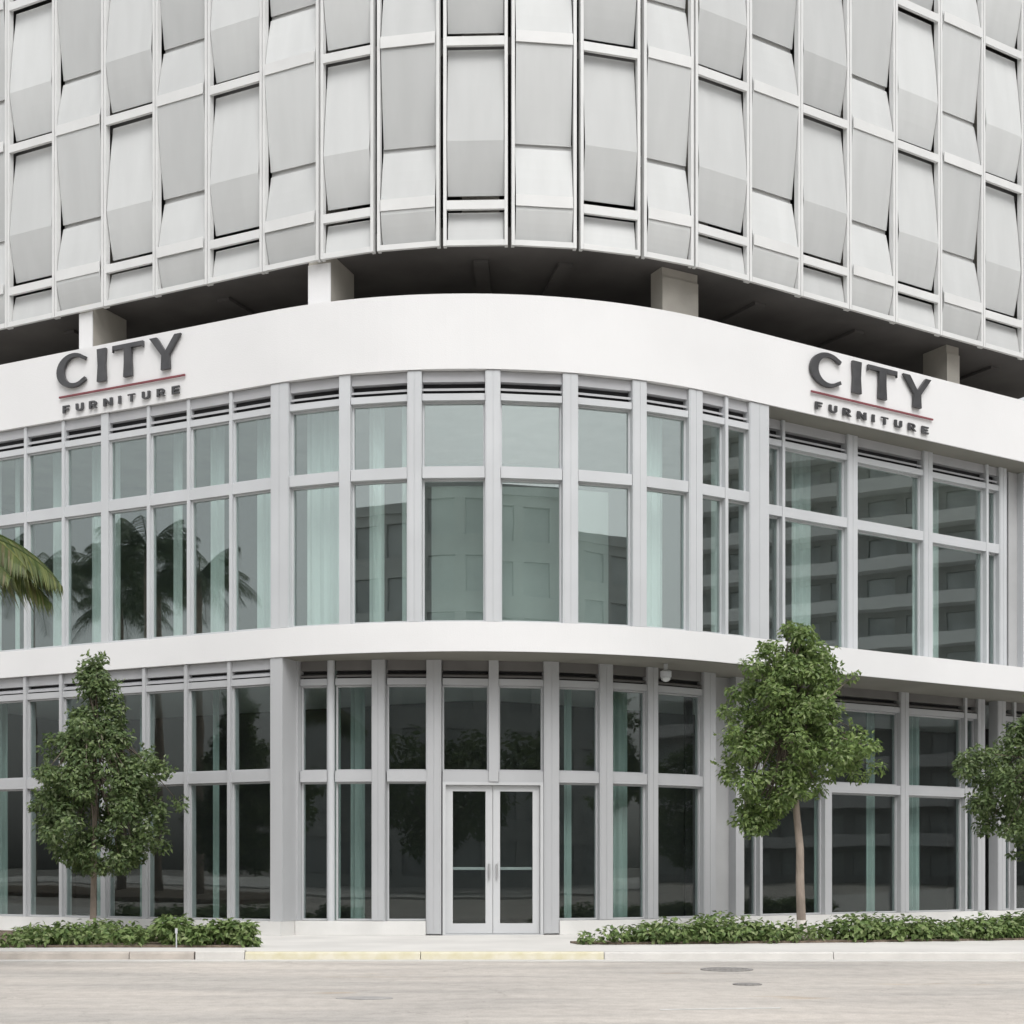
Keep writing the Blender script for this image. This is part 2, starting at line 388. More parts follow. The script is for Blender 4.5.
upC = [(-3.34, -3.0), (-2.1, -1.91), (-.97, -.74), (.27, .51), (1.51, 1.76), (2.69, 2.94), (3.74, 4.01), th(4.52), (5.01, 5.44)]
for k, (a, b) in enumerate(upC):
    if k: mullion(FB, a, b, -.03, -.25, UP[0], UP[4] - .003, 'alu_white')
for k in range(len(upC) - 1): window(upC[k][1], upC[k + 1][0], -.17, UP[4], 'glassU', UP[1], UP[2], UP[3], .14)
# return at the right of the curved corner, then the recessed bays
P, T, N = FB.frame(5.44); mb = MB(); lbox(mb, P, T, N, -.10, 0, -.70, -.252, UP[0], UP[4] - .003); mb.build('return_wall', M['alu_white'], store)
upR = [(5.60, 5.81), th(6.16), (7.68, 7.93), (9.63, 9.87), th(11.39), (11.73, 11.94)]
run(upR, -.60, -.46, UP, 'glassU')
mb = MB(); ribbon(mb, FB, 5.44, 5.60, -.50, -.6, UP[0], UP[4] - .003); mb.build('wall_panel', M['panelgrey'], store)
mb = MB(); ribbon(mb, FB, 12.16, 12.60, -.60, -.70, UP[0], UP[4] - .003); mb.build('wall_panel', M['panelgrey'], store)
mb = MB(); ribbon(mb, FB, 11.90, 12.16, -.95, -1.0, UP[0], UP[4] - .003); mb.build('joint_backing', M['dark'], store)
upE = [(12.42, 12.7), th(13.6), th(14.5), (15.4, 15.6), th(16.4), (16.9, 17.1)]
run(upE, -.60, -.46, UP, 'glassU')
# ground floor
gL = [th(-13.2), th(-12.2), th(-11.25), (-10.40, -10.28), th(-9.47), th(-8.59), th(-7.76), (-6.86, -6.76), th(-5.93), th(-5.05), th(-4.17), (-3.33, -3.11)]
for k, (a, b) in enumerate(gL[:-1]): mullion(FB, a, b, -.03, -.28, GR[0], GR[4] - .003)
for k in range(len(gL) - 1): window(gL[k][1], gL[k + 1][0], -.14, GR[4], 'glassG', GR[1], GR[2], GR[3], .09)
P, T, N = FB.frame(-3.22); mb = MB(); lbox(mb, P, T, N, -.12, .11, -.66, -.02, .236, 4.505); mb.build('corner_pier', M['alu'], store)
gC = [(-3.11, -3.07), (-2.58, -2.44), (-1.76, -1.52), (-.79, -.52), (1.38, 1.67), (2.48, 2.75), (3.52, 3.75), (4.81, 5.08)]
for k, (a, b) in enumerate(gC):
    if k != 1: mullion(FB, a, b, ogc(a / 2 + b / 2), ogc(a / 2 + b / 2) - .24, GR[0] if k not in (3, 4) else .02, GR[4] - .003)
for k in range(len(gC) - 1):
    if k != 3: window(gC[k][1], gC[k + 1][0], None, GR[4], 'glassG', GR[1], GR[2], GR[3], .13)
mullion(FB, .35, .53, -.9, -1.12, 2.514, GR[4] - .003)
for a, b in ((-.52, .35), (.53, 1.38)): window(a, b, None, GR[4], 'glassG', GR[1], GR[2], GR[3], .13, lowglass=False)
gR = [(5.70, 5.89), th(6.29), (7.84, 8.01), (9.81, 10.03), th(11.64), (11.98, 12.19)]
run(gR, -1.35, -1.2, GR, 'glassG')
gE = [(12.57, 12.81), th(13.1), (14.5, 14.7), (16.2, 16.4), th(17.0)]
run(gE, -1.35, -1.2, GR, 'glassG')
mb = MB(); ribbon(mb, FB, 5.16, 5.70, -1.40, -1.50, .02, 4.50); mb.build('wall_panel', M['panelgrey'], store)
mb = MB(); ribbon(mb, FB, 12.26, 12.57, -1.62, -1.72, .02, 4.50); mb.build('wall_panel', M['panelgrey'], store)
mb = MB(); ribbon(mb, FB, 5.0, 5.16, -1.75, -1.80, .02, 4.50); mb.build('joint_backing', M['dark'], store)
mb = MB(); ribbon(mb, FB, 12.10, 12.26, -1.80, -1.85, .02, 4.50); mb.build('joint_backing', M['dark'], store)
# plinth
mb = MB(); ribbon(mb, FB, SA, -3.11, .03, -.55, .002, .234); mb.build('plinth', M['plinth'], store)
def recess_plinth(a, b):
    mb = MB(); n = []
    for k in range(13):
        t = a + (b - a) * k / 12; p, q = FB.at(t, ogc(t) + .04), FB.at(t, ogc(t) - .3)
        n.append(mb.add([(p.x, p.y, .002), (p.x, p.y, .232), (q.x, q.y, .232), (q.x, q.y, .002)]))
    for i, j in zip(n, n[1:]):
        for k in range(4): mb.face((i + k, j + k, j + (k + 1) % 4, i + (k + 1) % 4))
    mb.face([n[0] + k for k in range(4)]); mb.face([n[-1] + k for k in (3, 2, 1, 0)])
    mb.build('plinth', M['plinth'], store)
recess_plinth(-3.1, -.795)
recess_plinth(1.675, 5.08)
mb = MB(); ribbon(mb, FB, 5.09, 5.10, -1.16, -1.3, .002, .232); mb.build('plinth', M['plinth'], store)
mb = MB(); ribbon(mb, FB, 5.0, SB, -1.16, -1.5, .002, .234); mb.build('plinth', M['plinth'], store)
# slim post standing in the recess
P, T, N = FB.frame(-2.51); c = P + N * -.60; mb = MB(); mb.tube([(c.x, c.y, .0), (c.x, c.y, 4.505)], [.062, .062], 16); mb.build('entrance_post', M['alu_white'], store, smooth=False)
# double entrance door
P, T, N = FB.frame(.44); P = P + N * -1.05; A, B = FB.at(-.52, ogc(-.52) - .13), FB.at(1.38, ogc(1.38) - .13); T = (B - A).normalized(); N = Vector((T.y, -T.x)); W = (B - A).length
mb = MB(); lbox(mb, A, T, N, 0, .05, -.05, .13, .02, 2.51); lbox(mb, A, T, N, W - .05, W, -.05, .13, .02, 2.51); lbox(mb, A, T, N, .05, W - .05, -.05, .13, 2.46, 2.51)
lbox(mb, A, T, N, 0, W, -.12, .135, .003, .019); mb.build('door_frame', M['door'], store)
mid = W / 2
for sgn, a0, a1 in ((1, .055, mid - .004), (-1, mid + .004, W - .055)):
    mb = MB(); st = .115
    lbox(mb, A, T, N, a0, a0 + st, 0, .06, .025, 2.455); lbox(mb, A, T, N, a1 - st, a1, 0, .06, .025, 2.455)
    lbox(mb, A, T, N, a0 + st, a1 - st, 0, .06, .025, .19); lbox(mb, A, T, N, a0 + st, a1 - st, 0, .06, 2.36, 2.455)
    d = mb.build('door', M['door'], store)
    mb = MB(); lbox(mb, A, T, N, a0 + st + .003, a1 - st - .003, .025, .037, .193, 2.357); mb.build('pane', M['glassG'], d)
    mb = MB(); lbox(mb, A, T, N, a0 + st + .004, a1 - st - .004, -.05, -.015, 1.07, 1.115); mb.build('push_bar', M['steel'], d)
    hx = a1 - .06 if sgn > 0 else a0 + .06; p0 = A + T * hx + N * .10
    mb = MB(); mb.tube([(p0.x, p0.y, .93), (p0.x, p0.y, 1.17)], [.017, .017], 10)
    for zz in (.96, 1.14): q = A + T * hx + N * .06; mb.tube([(q.x, q.y, zz), (p0.x, p0.y, zz)], [.012, .012], 8)
    mb.build('handle', M['steel'], d)

# curtains and inner columns that show pale behind the panes
def curtain(a, b, og, z0, z1, mat='curtain'):
    mb = MB(); A, B = FB.at(a, og), FB.at(b, og); T = (B - A).normalized(); N = Vector((T.y, -T.x)); W = (B - A).length
    n = max(6, int(W / .035)); top = []
    for i in range(n + 1):
        u = W * i / n; d = .035 * math.sin(u * 34 + a) + .012 * math.sin(u * 77)
        p = A + T * u + N * d; q = p - N * .01
        top.append(mb.add([(p.x, p.y, z0), (p.x, p.y, z1), (q.x, q.y, z1), (q.x, q.y, z0)]))
    for i, j in zip(top, top[1:]):
        for k in range(4): mb.face((i + k, j + k, j + (k + 1) % 4, i + (k + 1) % 4))
    mb.build('curtain', M[mat], store, smooth=False)
for a, b in ((-10.0, -9.75), (-9.38, -9.25), (-8.5, -8.3), (-7.6, -6.92), (-5.75, -5.6), (-4.95, -4.7), (-4.0, -3.5), (-3.0, -2.25), (-1.8, -1.5), (-1.2, -1.02), (2.97, 3.6), (4.1, 4.3), (4.7, 4.9)): curtain(a, b, -.62, 4.98, 8.98)
for a, b in ((7.0, 7.5), (8.3, 8.5), (10.15, 10.3), (10.5, 10.85)): curtain(a, b, -1.2, 4.98, 8.98)
for a, b in ((-10.0, -9.7), (-7.6, -7.15), (-6.6, -6.5), (-5.0, -4.92)): curtain(a, b, -.75, .035, 4.5, 'curtain_low')
for a, b in ((-3.15, -2.85), (-2.6, -2.25), (1.95, 2.12), (3.05, 3.40)): curtain(a, b, -1.5, .035, 4.5, 'curtain_low')
for a, b in ((6.0, 6.2), (8.1, 8.35), (9.5, 9.75), (10.6, 11.0), (13.2, 13.5)): curtain(a, b, -1.8, .035, 4.5, 'curtain_low')

mb = MB(); ribbon(mb, FB, -.72, 2.66, -.95, -1.0, 4.98, 7.36); mb.build('partition', M['partition'], store)
# ------------------------------------------------------------------ lettering
def glyph(ch):
    """list of convex-or-simple outlines in a unit-height box; returns (polygons, width)"""
    def rect(x0, y0, x1, y1): return [(x0, y0), (x1, y0), (x1, y1), (x0, y1)]
    if ch == 'I': return [[(0.0, 0), (.26, 0), (.235, .5), (.26, 1), (0, 1), (.025, .5)]], .26
    if ch == 'T': return [[(.33, 0), (.59, 0), (.57, .45), (.57, .86), (.35, .86), (.35, .45)], [(0, .80), (.02, .87), (.35, .862), (.57, .862), (.90, .87), (.92, .80), (.92, 1.0), (0, 1.0)]], .92
    if ch == 'Y': return [[(.34, 0), (.60, 0), (.58, .43), (.92, 1), (.74, 1), (.47, .55), (.22, 1), (0, 1), (.36, .43)]], .92
    if ch == 'C':
        polys = []; n = 28; a0, a1 = R(42), R(318)
        for i in range(n):
            pp = []
            for k in (i, i + 1):
                a = a0 + (a1 - a0) * k / n
                o = (.50 + .50 * math.cos(a), .5 + .53 * math.sin(a))
                q = (.555 + .335 * math.cos(a), .5 + .405 * math.sin(a))
                if k == 0 or k == n: o = (o[0] + .03, o[1] + (.0)); q = (q[0] + .06, q[1] * .94 + .03)
                pp += [o, q] if k == i else [q, o]
            polys.append(pp)
        return polys, .98
    s = .26
    if ch == 'F': return [rect(0, 0, s, 1), rect(s, .78, .75, 1), rect(s, .40, .66, .6)], .75
    if ch == 'E': return [rect(0, 0, s, 1), rect(s, .78, .76, 1), rect(s, .40, .68, .6), rect(s, 0, .76, .22)], .76
    if ch == 'U':
        out = [rect(0, .35, s, 1), rect(.9 - s, .35, .9, 1)]; n = 10
        for i in range(n):
            a, b = R(180 + 180 * i / n), R(180 + 180 * (i + 1) / n)
            out.append([(.45 + .45 * math.cos(a), .35 + .37 * math.sin(a)), (.45 + .45 * math.cos(b), .35 + .37 * math.sin(b)),
                        (.45 + .19 * math.cos(b), .35 + .15 * math.sin(b)), (.45 + .19 * math.cos(a), .35 + .15 * math.sin(a))])
        return out, .9
    if ch == 'R':
        out = [rect(0, 0, s, 1), rect(s, .8, .5, 1), rect(s, .36, .5, .55), [(.38, .36), (.66, 0), (.96, 0), (.62, .38)]]; n = 8
        for i in range(n):
            a, b = R(90 - 180 * i / n), R(90 - 180 * (i + 1) / n)
            out.append([(.5 + .36 * math.cos(a), .68 + .32 * math.sin(a)), (.5 + .10 * math.cos(a), .68 + .125 * math.sin(a)),
                        (.5 + .10 * math.cos(b), .68 + .125 * math.sin(b)), (.5 + .36 * math.cos(b), .68 + .32 * math.sin(b))])
        return out, .94
    if ch == 'N': return [rect(0, 0, s, 1), rect(.95 - s, 0, .95, 1), [(s, 1), (s, .62), (.95 - s, 0), (.95 - s, .38)]], .95
def wall_sign(a, b, label):
    P, T, N = FB.frame(a); W = b - a
    root = empty('wall_sign', (P.x, P.y, 9.0), label, 'sign', 'store signs on the white fascia')
    def letter(ch, u0, u1, z0, z1, d, name='letter'):
        polys, w = glyph(ch); mb = MB()
        for pl in polys:
            fr, bk = [], []
            for x, y in pl:
                p = P + T * (u0 + (u1 - u0) * x / w); z = z0 + (z1 - z0) * y
                q = p + N * (.02 + d); fr.append((q.x, q.y, z)); q = p + N * .02; bk.append((q.x, q.y, z))
            n = len(pl); i = mb.add(fr); j = mb.add(bk)
            mb.face([i + k for k in range(n)]); mb.face([j + k for k in range(n)][::-1])
            for k in range(n): mb.face((i + k, j + k, j + (k + 1) % n, i + (k + 1) % n))
        mb.build(name, M['letter'], root)
    k = W / 650.
    for ch, x0, x1 in (('C', 0, 168), ('I', 212, 258), ('T', 292, 446), ('Y', 478, 632)):
        letter(ch, x0 * k, x1 * k, 9.475, 10.035, .05)
    for ch, x0, x1 in (('F', 28, 62), ('U', 97, 137), ('R', 167, 209), ('N', 241, 287), ('I', 317, 331), ('T', 366, 402), ('U', 437, 477), ('R', 511, 553), ('E', 585, 622)):
        letter(ch, x0 * k, x1 * k, 9.042, 9.172, .03)
    mb = MB(); lbox(mb, P, T, N, 8 * k, 648 * k, .02, .045, 9.318, 9.348); mb.build('underline', M['red'], root)
wall_sign(-7.76, -5.0, 'dark CITY FURNITURE lettering with red underline on fascia at left of the rounded corner')
wall_sign(6.3, 9.34, 'dark CITY FURNITURE lettering with red underline on fascia above recessed right windows')

# ------------------------------------------------------------------ dome camera under the soffit
P, T, N = FB.frame(3.62); c = P + N * -.55
cam_root = empty('security_camera', (c.x, c.y, 4.505), 'small white security camera hanging under the soffit right of the entrance', 'camera')
mb = MB(); mb.tube([(c.x, c.y, 4.505), (c.x, c.y, 4.40)], [.035, .035], 12); mb.tube([(c.x, c.y, 4.40), (c.x, c.y, 4.37), (c.x, c.y, 4.28)], [.05, .095, .095], 16); mb.build('housing', M['alu_white'], cam_root)
mb = MB(); mb.tube([(c.x, c.y, 4.278), (c.x, c.y, 4.24), (c.x, c.y, 4.21), (c.x, c.y, 4.20)], [.085, .075, .045, .01], 16); mb.build('dome', M['far_win'], cam_root, smooth=True)

# ------------------------------------------------------------------ ground
def slab(name, x0, x1, y0, y1, z0, z1, mat, kind='structure'):
    mb = MB(); mb.box(x0, x1, y0, y1, z0, z1); return tag(mb.build(name, M[mat], None, ((x0 + x1) / 2, (y0 + y1) / 2, z0)), kind=kind)
CY = 18.3
slab('ground', -900, 900, -900, 900, -.6, -.108, 'ground')
slab('road', -160, 70, -7.5, CY, -.107, -.10, 'road')
slab('pavement', -80, 80, CY + .152, 40, -.107, 0, 'sidewalk')
slab('pavement', -160, 160, -60, -7.65, -.107, 0, 'sidewalk')
slab('curb', -160, 160, -7.648, -7.502, -.107, .001, 'curb')
def curb(x0, x1, mat, top=.001):
    mb = MB(); n = 6
    prof = [(CY, -.102), (CY + .012, top - .02), (CY + .03, top), (CY + .15, top), (CY + .15, -.102)]
    i = mb.add([(x0, y, z) for y, z in prof]); j = mb.add([(x1, y, z) for y, z in prof])
    for k in range(5): mb.face((i + k, j + k, j + (k + 1) % 5, i + (k + 1) % 5))
    mb.face([i + k for k in range(5)][::-1]); mb.face([j + k for k in range(5)])
    return tag(mb.build('curb', M[mat], None, (x0, CY, 0)), kind='structure')
x = -80.
while x < -4.4: curb(x, min(x + 3.0, -4.15) - .012, 'curbred'); x += 3.0
curb(-4.14, -3.5, 'curb', .02)
for a, b in ((-3.49, -1.2), (-1.19, 1.2)): curb(a, b, 'yellow')
x = 1.21
while x < 80: curb(x, x + 2.99, 'curb'); x += 3.0
# gutter strip and worn paint on the road
mb = MB(); mb.box(-80, 80, CY - .38, CY - .002, -.099, -.096); tag(mb.build('gutter', M['curb'], None, (0, CY - .2, -.10)), kind='structure')
mb = MB(); mb.hexa([(1.25, 11.8, -.099), (2.3, 11.95, -.099), (2.3, 12.03, -.099), (1.25, 11.88, -.099), (1.25, 11.8, -.096), (2.3, 11.95, -.096), (2.3, 12.03, -.096), (1.25, 11.88, -.096)])
tag(mb.build('road_marking', M['paintline'], None, (1.7, 11.9, -.10)), kind='structure')
mb = MB(); n = 14; pts = [(-1.35 + .26 * math.cos(2 * math.pi * k / n) * rnd.uniform(.8, 1.1), 12.9 + .17 * math.sin(2 * math.pi * k / n) * rnd.uniform(.7, 1.1)) for k in range(n)]
i = mb.add([(a, b, -.0995) for a, b in pts]); j = mb.add([(a, b, -.096) for a, b in pts]); mb.face([j + k for k in range(n)])
for k in range(n): mb.face((i + k, i + (k + 1) % n, j + (k + 1) % n, j + k))
tag(mb.build('road_patch', M['patch'], None, (-1.35, 12.9, -.10)), kind='structure')
def manhole(name, x, y, r, label):
    root = empty(name, (x, y, -.10), label, 'manhole cover')
    mb = MB(); n = 28
    o = [[(x + rr * math.cos(2 * math.pi * k / n), y + rr * math.sin(2 * math.pi * k / n), z) for k in range(n)] for rr, z in ((r, -.0995), (r, -.090), (r * .86, -.090), (r * .86, -.0995))]
    ids = [mb.add(q) for q in o]
    for a, b in zip(ids, ids[1:]):
        for k in range(n): mb.face((a + k, a + (k + 1) % n, b + (k + 1) % n, b + k))
    mb.build('rim', M['iron'], root)
    mb = MB(); mb.tube([(x, y, -.0995), (x, y, -.093)], [r * .84, r * .84], n)
    for k in range(-3, 4):
        w = math.sqrt(max(.01, .74 ** 2 - (k / 4.2) ** 2)) * r; mb.box(x - w, x + w, y + k * r / 4.2 - .012 , y + k * r / 4.2 + .012, -.0935, -.089)
    mb.build('lid', M['iron'], root)
manhole('manhole_cover', 2.53, 16.5, .31, 'larger round grey manhole cover in the road opposite the right planting bed')
manhole('valve_cover', 2.42, 14.4, .15, 'small grey valve cover in the road nearer than the manhole')

# planting beds
def bed(pts, label):
    mb = MB(); n = len(pts); i = mb.add([(a, b, .002) for a, b in pts]); j = mb.add([(a, b, .03) for a, b in pts])
    mb.face([j + k for k in range(n)])
    for k in range(n): mb.face((i + k, i + (k + 1) % n, j + (k + 1) % n, j + k))
    return tag(mb.build('mulch_bed', M['mulch'], None, (*pts[0], 0)), kind='structure')
bedL = [(-13, 19.36), (-3.75, 19.34), (-3.65, 19.55), (-3.9, 20.6), (-5.0, 22.4), (-13, 26)]
bedR = [(.95, 20.18), (1.5, 20.06), (5.0, 20.68), (9.0, 21.66), (14.0, 23.12), (14.0, 25.6), (6.5, 22.0), (2.0, 20.9), (.85, 20.5)]
bed(bedL, ''); bed(bedR, '')

# ------------------------------------------------------------------ foliage
def leaf(mb, p, n, up, ln, wd):
    """a small pointed leaf folded along its midrib"""
    n = n.normalized(); t = up - n * up.dot(n)
    if t.length < 1e-3: t = n.orthogonal()
    t.normalize(); s = n.cross(t); f = n * (wd * .18)
    i = mb.add([p, p + t * ln * .45 + s * wd * .5 + f, p + t * ln, p + t * ln * .45 - s * wd * .5 + f])
    mb.face((i, i + 1, i + 2)); mb.face((i, i + 2, i + 3))
def rdir(r):
    z = r.uniform(-1, 1); a = r.uniform(0, 2 * math.pi); q = math.sqrt(1 - z * z); return Vector((q * math.cos(a), q * math.sin(a), z))
def clump(mb, r, c, rad, n, ln, wd, flat=.8):
    for _ in range(n):
        d = rdir(r); d.z = d.z * flat
        p = c + d * rad * r.uniform(.25, 1.0) ** .6
        nn = (d + Vector((0, 0, .7)) + rdir(r) * .7)
        tip = d * .8 + Vector((0, 0, -.25)) + rdir(r) * .8
        leaf(mb, p, nn, tip, ln * r.uniform(.7, 1.25), wd * r.uniform(.75, 1.2))
F_, YH_, CX_ = 1400., 868., 512.
def crown_tree(name, label, depth, px, table, base_z, trunk, seed, nclump, nleaf, lmat, bark, rad=(.16, .34), trunk_r=.055, depth_scale=.9, ln=.12, wd=.065):
    """table: rows (height m, left reach m, right reach m) of the crown outline about the trunk"""
    r = random.Random(seed); X = (px - CX_) / F_ * depth; root = empty(name, (X, depth, base_z), label, 'tree', 'street trees before the store')
    table = sorted(table); zs = [t[0] for t in table]
    def env(z):
        for (a, l0, r0), (b, l1, r1) in zip(table, table[1:]):
            if a <= z <= b: q = (z - a) / (b - a + 1e-9); return l0 + (l1 - l0) * q, r0 + (r1 - r0) * q
        return 0, 0
    cr = MB(); centers = []
    tries = 0
    while len(centers) < nclump and tries < 20000:
        tries += 1
        z = r.uniform(zs[0], zs[-1]); l, rr = env(z); half = (rr - l) / 2; cx = (rr + l) / 2
        if half < .05: continue
        if r.random() > (half / 1.35) ** 1.3 + .12: continue
        a = r.uniform(0, 2 * math.pi); q = r.uniform(.15, 1.0) ** .55
        cr_ = r.uniform(*rad); cr_ = min(cr_, max(.10, half * .7))
        k = max(0., half - cr_ * .8) * r.choice((.9, 1., 1., 1.18))
        c = Vector((X + cx + k * q * math.cos(a), depth + min(k, 1.1) * depth_scale * q * math.sin(a), z))
        centers.append((c, cr_))
    for c, cr_ in centers: clump(cr, r, c, cr_, int(nleaf * (cr_ / .27) ** 2), ln, wd, .75)
    # loose twigs that break the outline
    for _ in range(nclump):
        c, cr_ = r.choice(centers); d = rdir(r); d.z = abs(d.z) * .8 + .1
        for k in range(9): leaf(cr, c + d * cr_ * (.9 + .07 * k) + rdir(r) * .05, rdir(r) + Vector((0, 0, .5)), d + rdir(r) * .7, ln * r.uniform(.7, 1.1), wd)
    cr.build('crown', M[lmat], root)
    tb = MB(); P = [Vector((X + a, depth + b, z)) for a, b, z in trunk]
    rr = [trunk_r * (1.35 if i == 0 else 1 - .45 * i / (len(P) - 1)) for i in range(len(P))]
    w = 0
    for i in range(len(P) - 1):
        pass
    tb.tube(P, rr, 12, 0)
    nb = tb
    top = P[-1]
    for c, cr_ in centers[::2]:
        s0 = P[-1] if r.random() < .45 else P[-2].lerp(P[-1], r.uniform(.2, 1))
        midp = s0.lerp(c, .5) + Vector((r.uniform(-.08, .08), r.uniform(-.08, .08), .08))
        nb.tube([s0, midp, c], [trunk_r * .34, trunk_r * .18, .004], 6, 1)
    t_ = tb.build('trunk', [M[bark], M['darkbark']], root, smooth=True)
    # pale wash at the foot of the trunk
    wb = MB(); wb.tube([P[0] + Vector((0, 0, .0)), P[0].lerp(P[1], .5), P[0].lerp(P[1], .98)], [rr[0] + .004, (rr[0] + rr[1]) / 2 + .004, rr[1] + .004], 12)
    wb.build('trunk_wash', M['barkwhite'], t_, smooth=True)
    return root
def px_table(depth, cx, rows): k = depth / F_; return [((YH_ - y) * k + 1.1, (a - cx) * k, (b - cx) * k) for y, a, b in rows]
D1 = 22.0
crown_tree('street_tree', 'dense cone-shaped green young tree before the left wing windows', D1, 93,
           px_table(D1, 93, [(658, 88, 106), (670, 80, 115), (690, 72, 122), (712, 68, 124), (735, 54, 142), (752, 44, 154), (770, 34, 172), (790, 31, 178), (815, 29, 173), (838, 32, 165), (855, 44, 156), (870, 60, 138)]),
           0, [(-.02, 0, .0), (0, 0, .30), (.01, 0, .8), (.02, 0, 1.5), (.03, 0, 2.2), (.04, 0, 3.4)], 5, 200, 265, 'leaf', 'bark', rad=(.09, .24), ln=.085, wd=.046, depth_scale=1.)
D2 = 21.2
crown_tree('street_tree', 'taller bright green young tree with pale bare trunk before the recessed right windows', D2, 800,
           px_table(D2, 800, [(626, 782, 802), (642, 756, 828), (658, 746, 842), (672, 728, 850), (695, 718, 848), (720, 720, 850), (742, 724, 872), (760, 716, 894), (774, 712, 886), (788, 716, 838), (806, 722, 806), (820, 728, 782), (834, 734, 764)]),
           0, [(.02, 0, 0), (.02, 0, .32), (0, 0, .9), (.0, 0, 1.4), (-.05, 0, 1.9), (-.1, 0, 2.6), (-.15, 0, 3.6)], 8, 195, 265, 'leaf2', 'bark', rad=(.09, .24), ln=.085, wd=.046, trunk_r=.075, depth_scale=.9)
D3 = 22.6
crown_tree('street_tree', 'dark green young tree cut by the right edge of the picture', D3, 1052,
           px_table(D3, 1052, [(690, 1035, 1065), (715, 1018, 1088), (738, 985, 1118), (752, 962, 1138), (765, 946, 1150), (780, 952, 1152), (795, 966, 1146), (820, 968, 1140), (840, 980, 1126), (860, 1006, 1100)]),
           0, [(.02, 0, 0), (.02, 0, .3), (0, 0, .9), (.0, 0, 1.5), (0, 0, 2.2), (0, 0, 3.2)], 12, 190, 255, 'leaf', 'bark', rad=(.09, .25), ln=.085, wd=.046, depth_scale=1.)

def inside(p, poly):
    x, y = p; c = False; n = len(poly)
    for i in range(n):
        (x1, y1), (x2, y2) = poly[i], poly[i - 1]
        if (y1 > y) != (y2 > y) and x < (x2 - x1) * (y - y1) / (y2 - y1) + x1: c = not c
    return c
def cover(name, poly, xr, yr, n, hgt, seed):
    r = random.Random(seed); mb = MB(); k = 0
    while k < n:
        x, y = r.uniform(*xr), r.uniform(*yr)
        if not inside((x, y), poly): continue
        k += 1; h = hgt(x, y) * r.uniform(.62, 1.05)
        clump(mb, r, Vector((x, y, h * .55)), h * .62, 60, .10, .055, .85)
    return tag(mb.build(name, M['shrub'], None, (poly[0][0], poly[0][1], 0)), kind='stuff')
cover('ground_cover', [(-12, 19.3), (-5.0, 19.3), (-4.55, 19.6), (-5.2, 20.7), (-12, 22.3)], (-12, -4), (19.2, 22.5), 190, lambda x, y: .30 + .07 * math.sin(x * 3.1 + 1) + .04 * math.sin(x * 7.7), 3)
cover('ground_cover', [(.95, 20.15), (1.5, 20.0), (5.0, 20.62), (9.0, 21.6), (13.5, 22.9), (13.5, 24.4), (6.0, 21.75), (2.0, 20.7), (1.1, 20.4)], (.8, 13.6), (19.8, 24.6), 330, lambda x, y: min(.36, .16 + .25 * (x - .8)) + .05 * math.sin(x * 2.6) + .03 * math.sin(x * 6.1 + 1), 4)
def shrub(x, y, rad, h, label, seed):
    r = random.Random(seed); mb = MB(); root = empty('shrub', (x, y, 0), label, 'shrub', 'low shrubs at the end of the left bed')
    for k in range(16):
        a = r.uniform(0, 6.28); q = r.uniform(0, 1) ** .6
        clump(mb, r, Vector((x + rad * q * math.cos(a), y + rad * q * math.sin(a), h * r.uniform(.3, .78))), .12, 42, .10, .055, .9)
    mb.build('foliage', M['shrub'], root)
    st = MB()
    for k in range(5):
        a = r.uniform(0, 6.28); st.tube([(x, y, 0), (x + rad * .4 * math.cos(a), y + rad * .4 * math.sin(a), h * .5)], [.012, .006], 6)
    st.build('stem', M['darkbark'], root)
shrub(-4.85, 19.75, .24, .46, 'tallest rounded shrub midway along the left bed, right of the tree', 21)
shrub(-4.38, 19.55, .16, .27, 'low pale shrub between the tallest shrub and the broad one', 22)
shrub(-4.1, 19.6, .22, .38, 'broad rounded shrub second from the bare end of left bed', 23)
shrub(-3.72, 19.55, .13, .38, 'small dark shrub alone at the bare right end of left bed', 24)
mb = MB(); mb.box(-4.63, -4.615, 19.28, 19.295, 0, .27); mb.box(-4.64, -4.605, 19.275, 19.28, .2, .27)
tag(mb.build('marker_stake', M['alu_white'], None, (-4.62, 19.28, 0)), 'thin white marker stake at the front of the left bed', 'stake')

# ------------------------------------------------------------------ palms
def frond(mb, rib, base, az, elev, ln, droop, r, width=.42, n=46):
    """arching midrib with hanging leaflets on both sides"""
    d = Vector((math.cos(az), math.sin(az), 0)); s = Vector((-d.y, d.x, 0)); pts = []
    for k in range(15):
        q = k / 14; pts.append(base + d * ln * (q * math.cos(elev) * (1 - .12 * q * q)) + Vector((0, 0, ln * (math.sin(elev) * q - droop * q * q))))
    rib.tube(pts, [.022 * (1 - .8 * k / 14) + .003 for k in range(15)], 6)
    for k in range(n):
        q = .14 + .86 * k / (n - 1); i = min(13, int(q * 14)); f = q * 14 - i; p = pts[i].lerp(pts[i + 1], f); tg = (pts[i + 1] - pts[i]).normalized()
        w = width * (math.sin(math.pi * min(1, q * .85 + .12)) ** .6)
        for sg in (1, -1):
            dr = (s * sg * .75 + tg * .55 + Vector((0, 0, -.55 - .3 * r.random()))).normalized(); L = w * r.uniform(.8, 1.15)
            nrm = dr.cross(tg).normalized(); e = tg * .014
            m1 = p + dr * L * .5 + Vector((0, 0, .03)); tip = p + dr * L + Vector((0, 0, -.10 * L))
            a = mb.add([p - e, p + e, m1 + e * 1.1, tip, m1 - e * 1.1]); mb.face((a, a + 1, a + 2, a + 4)); mb.face((a + 4, a + 2, a + 3))
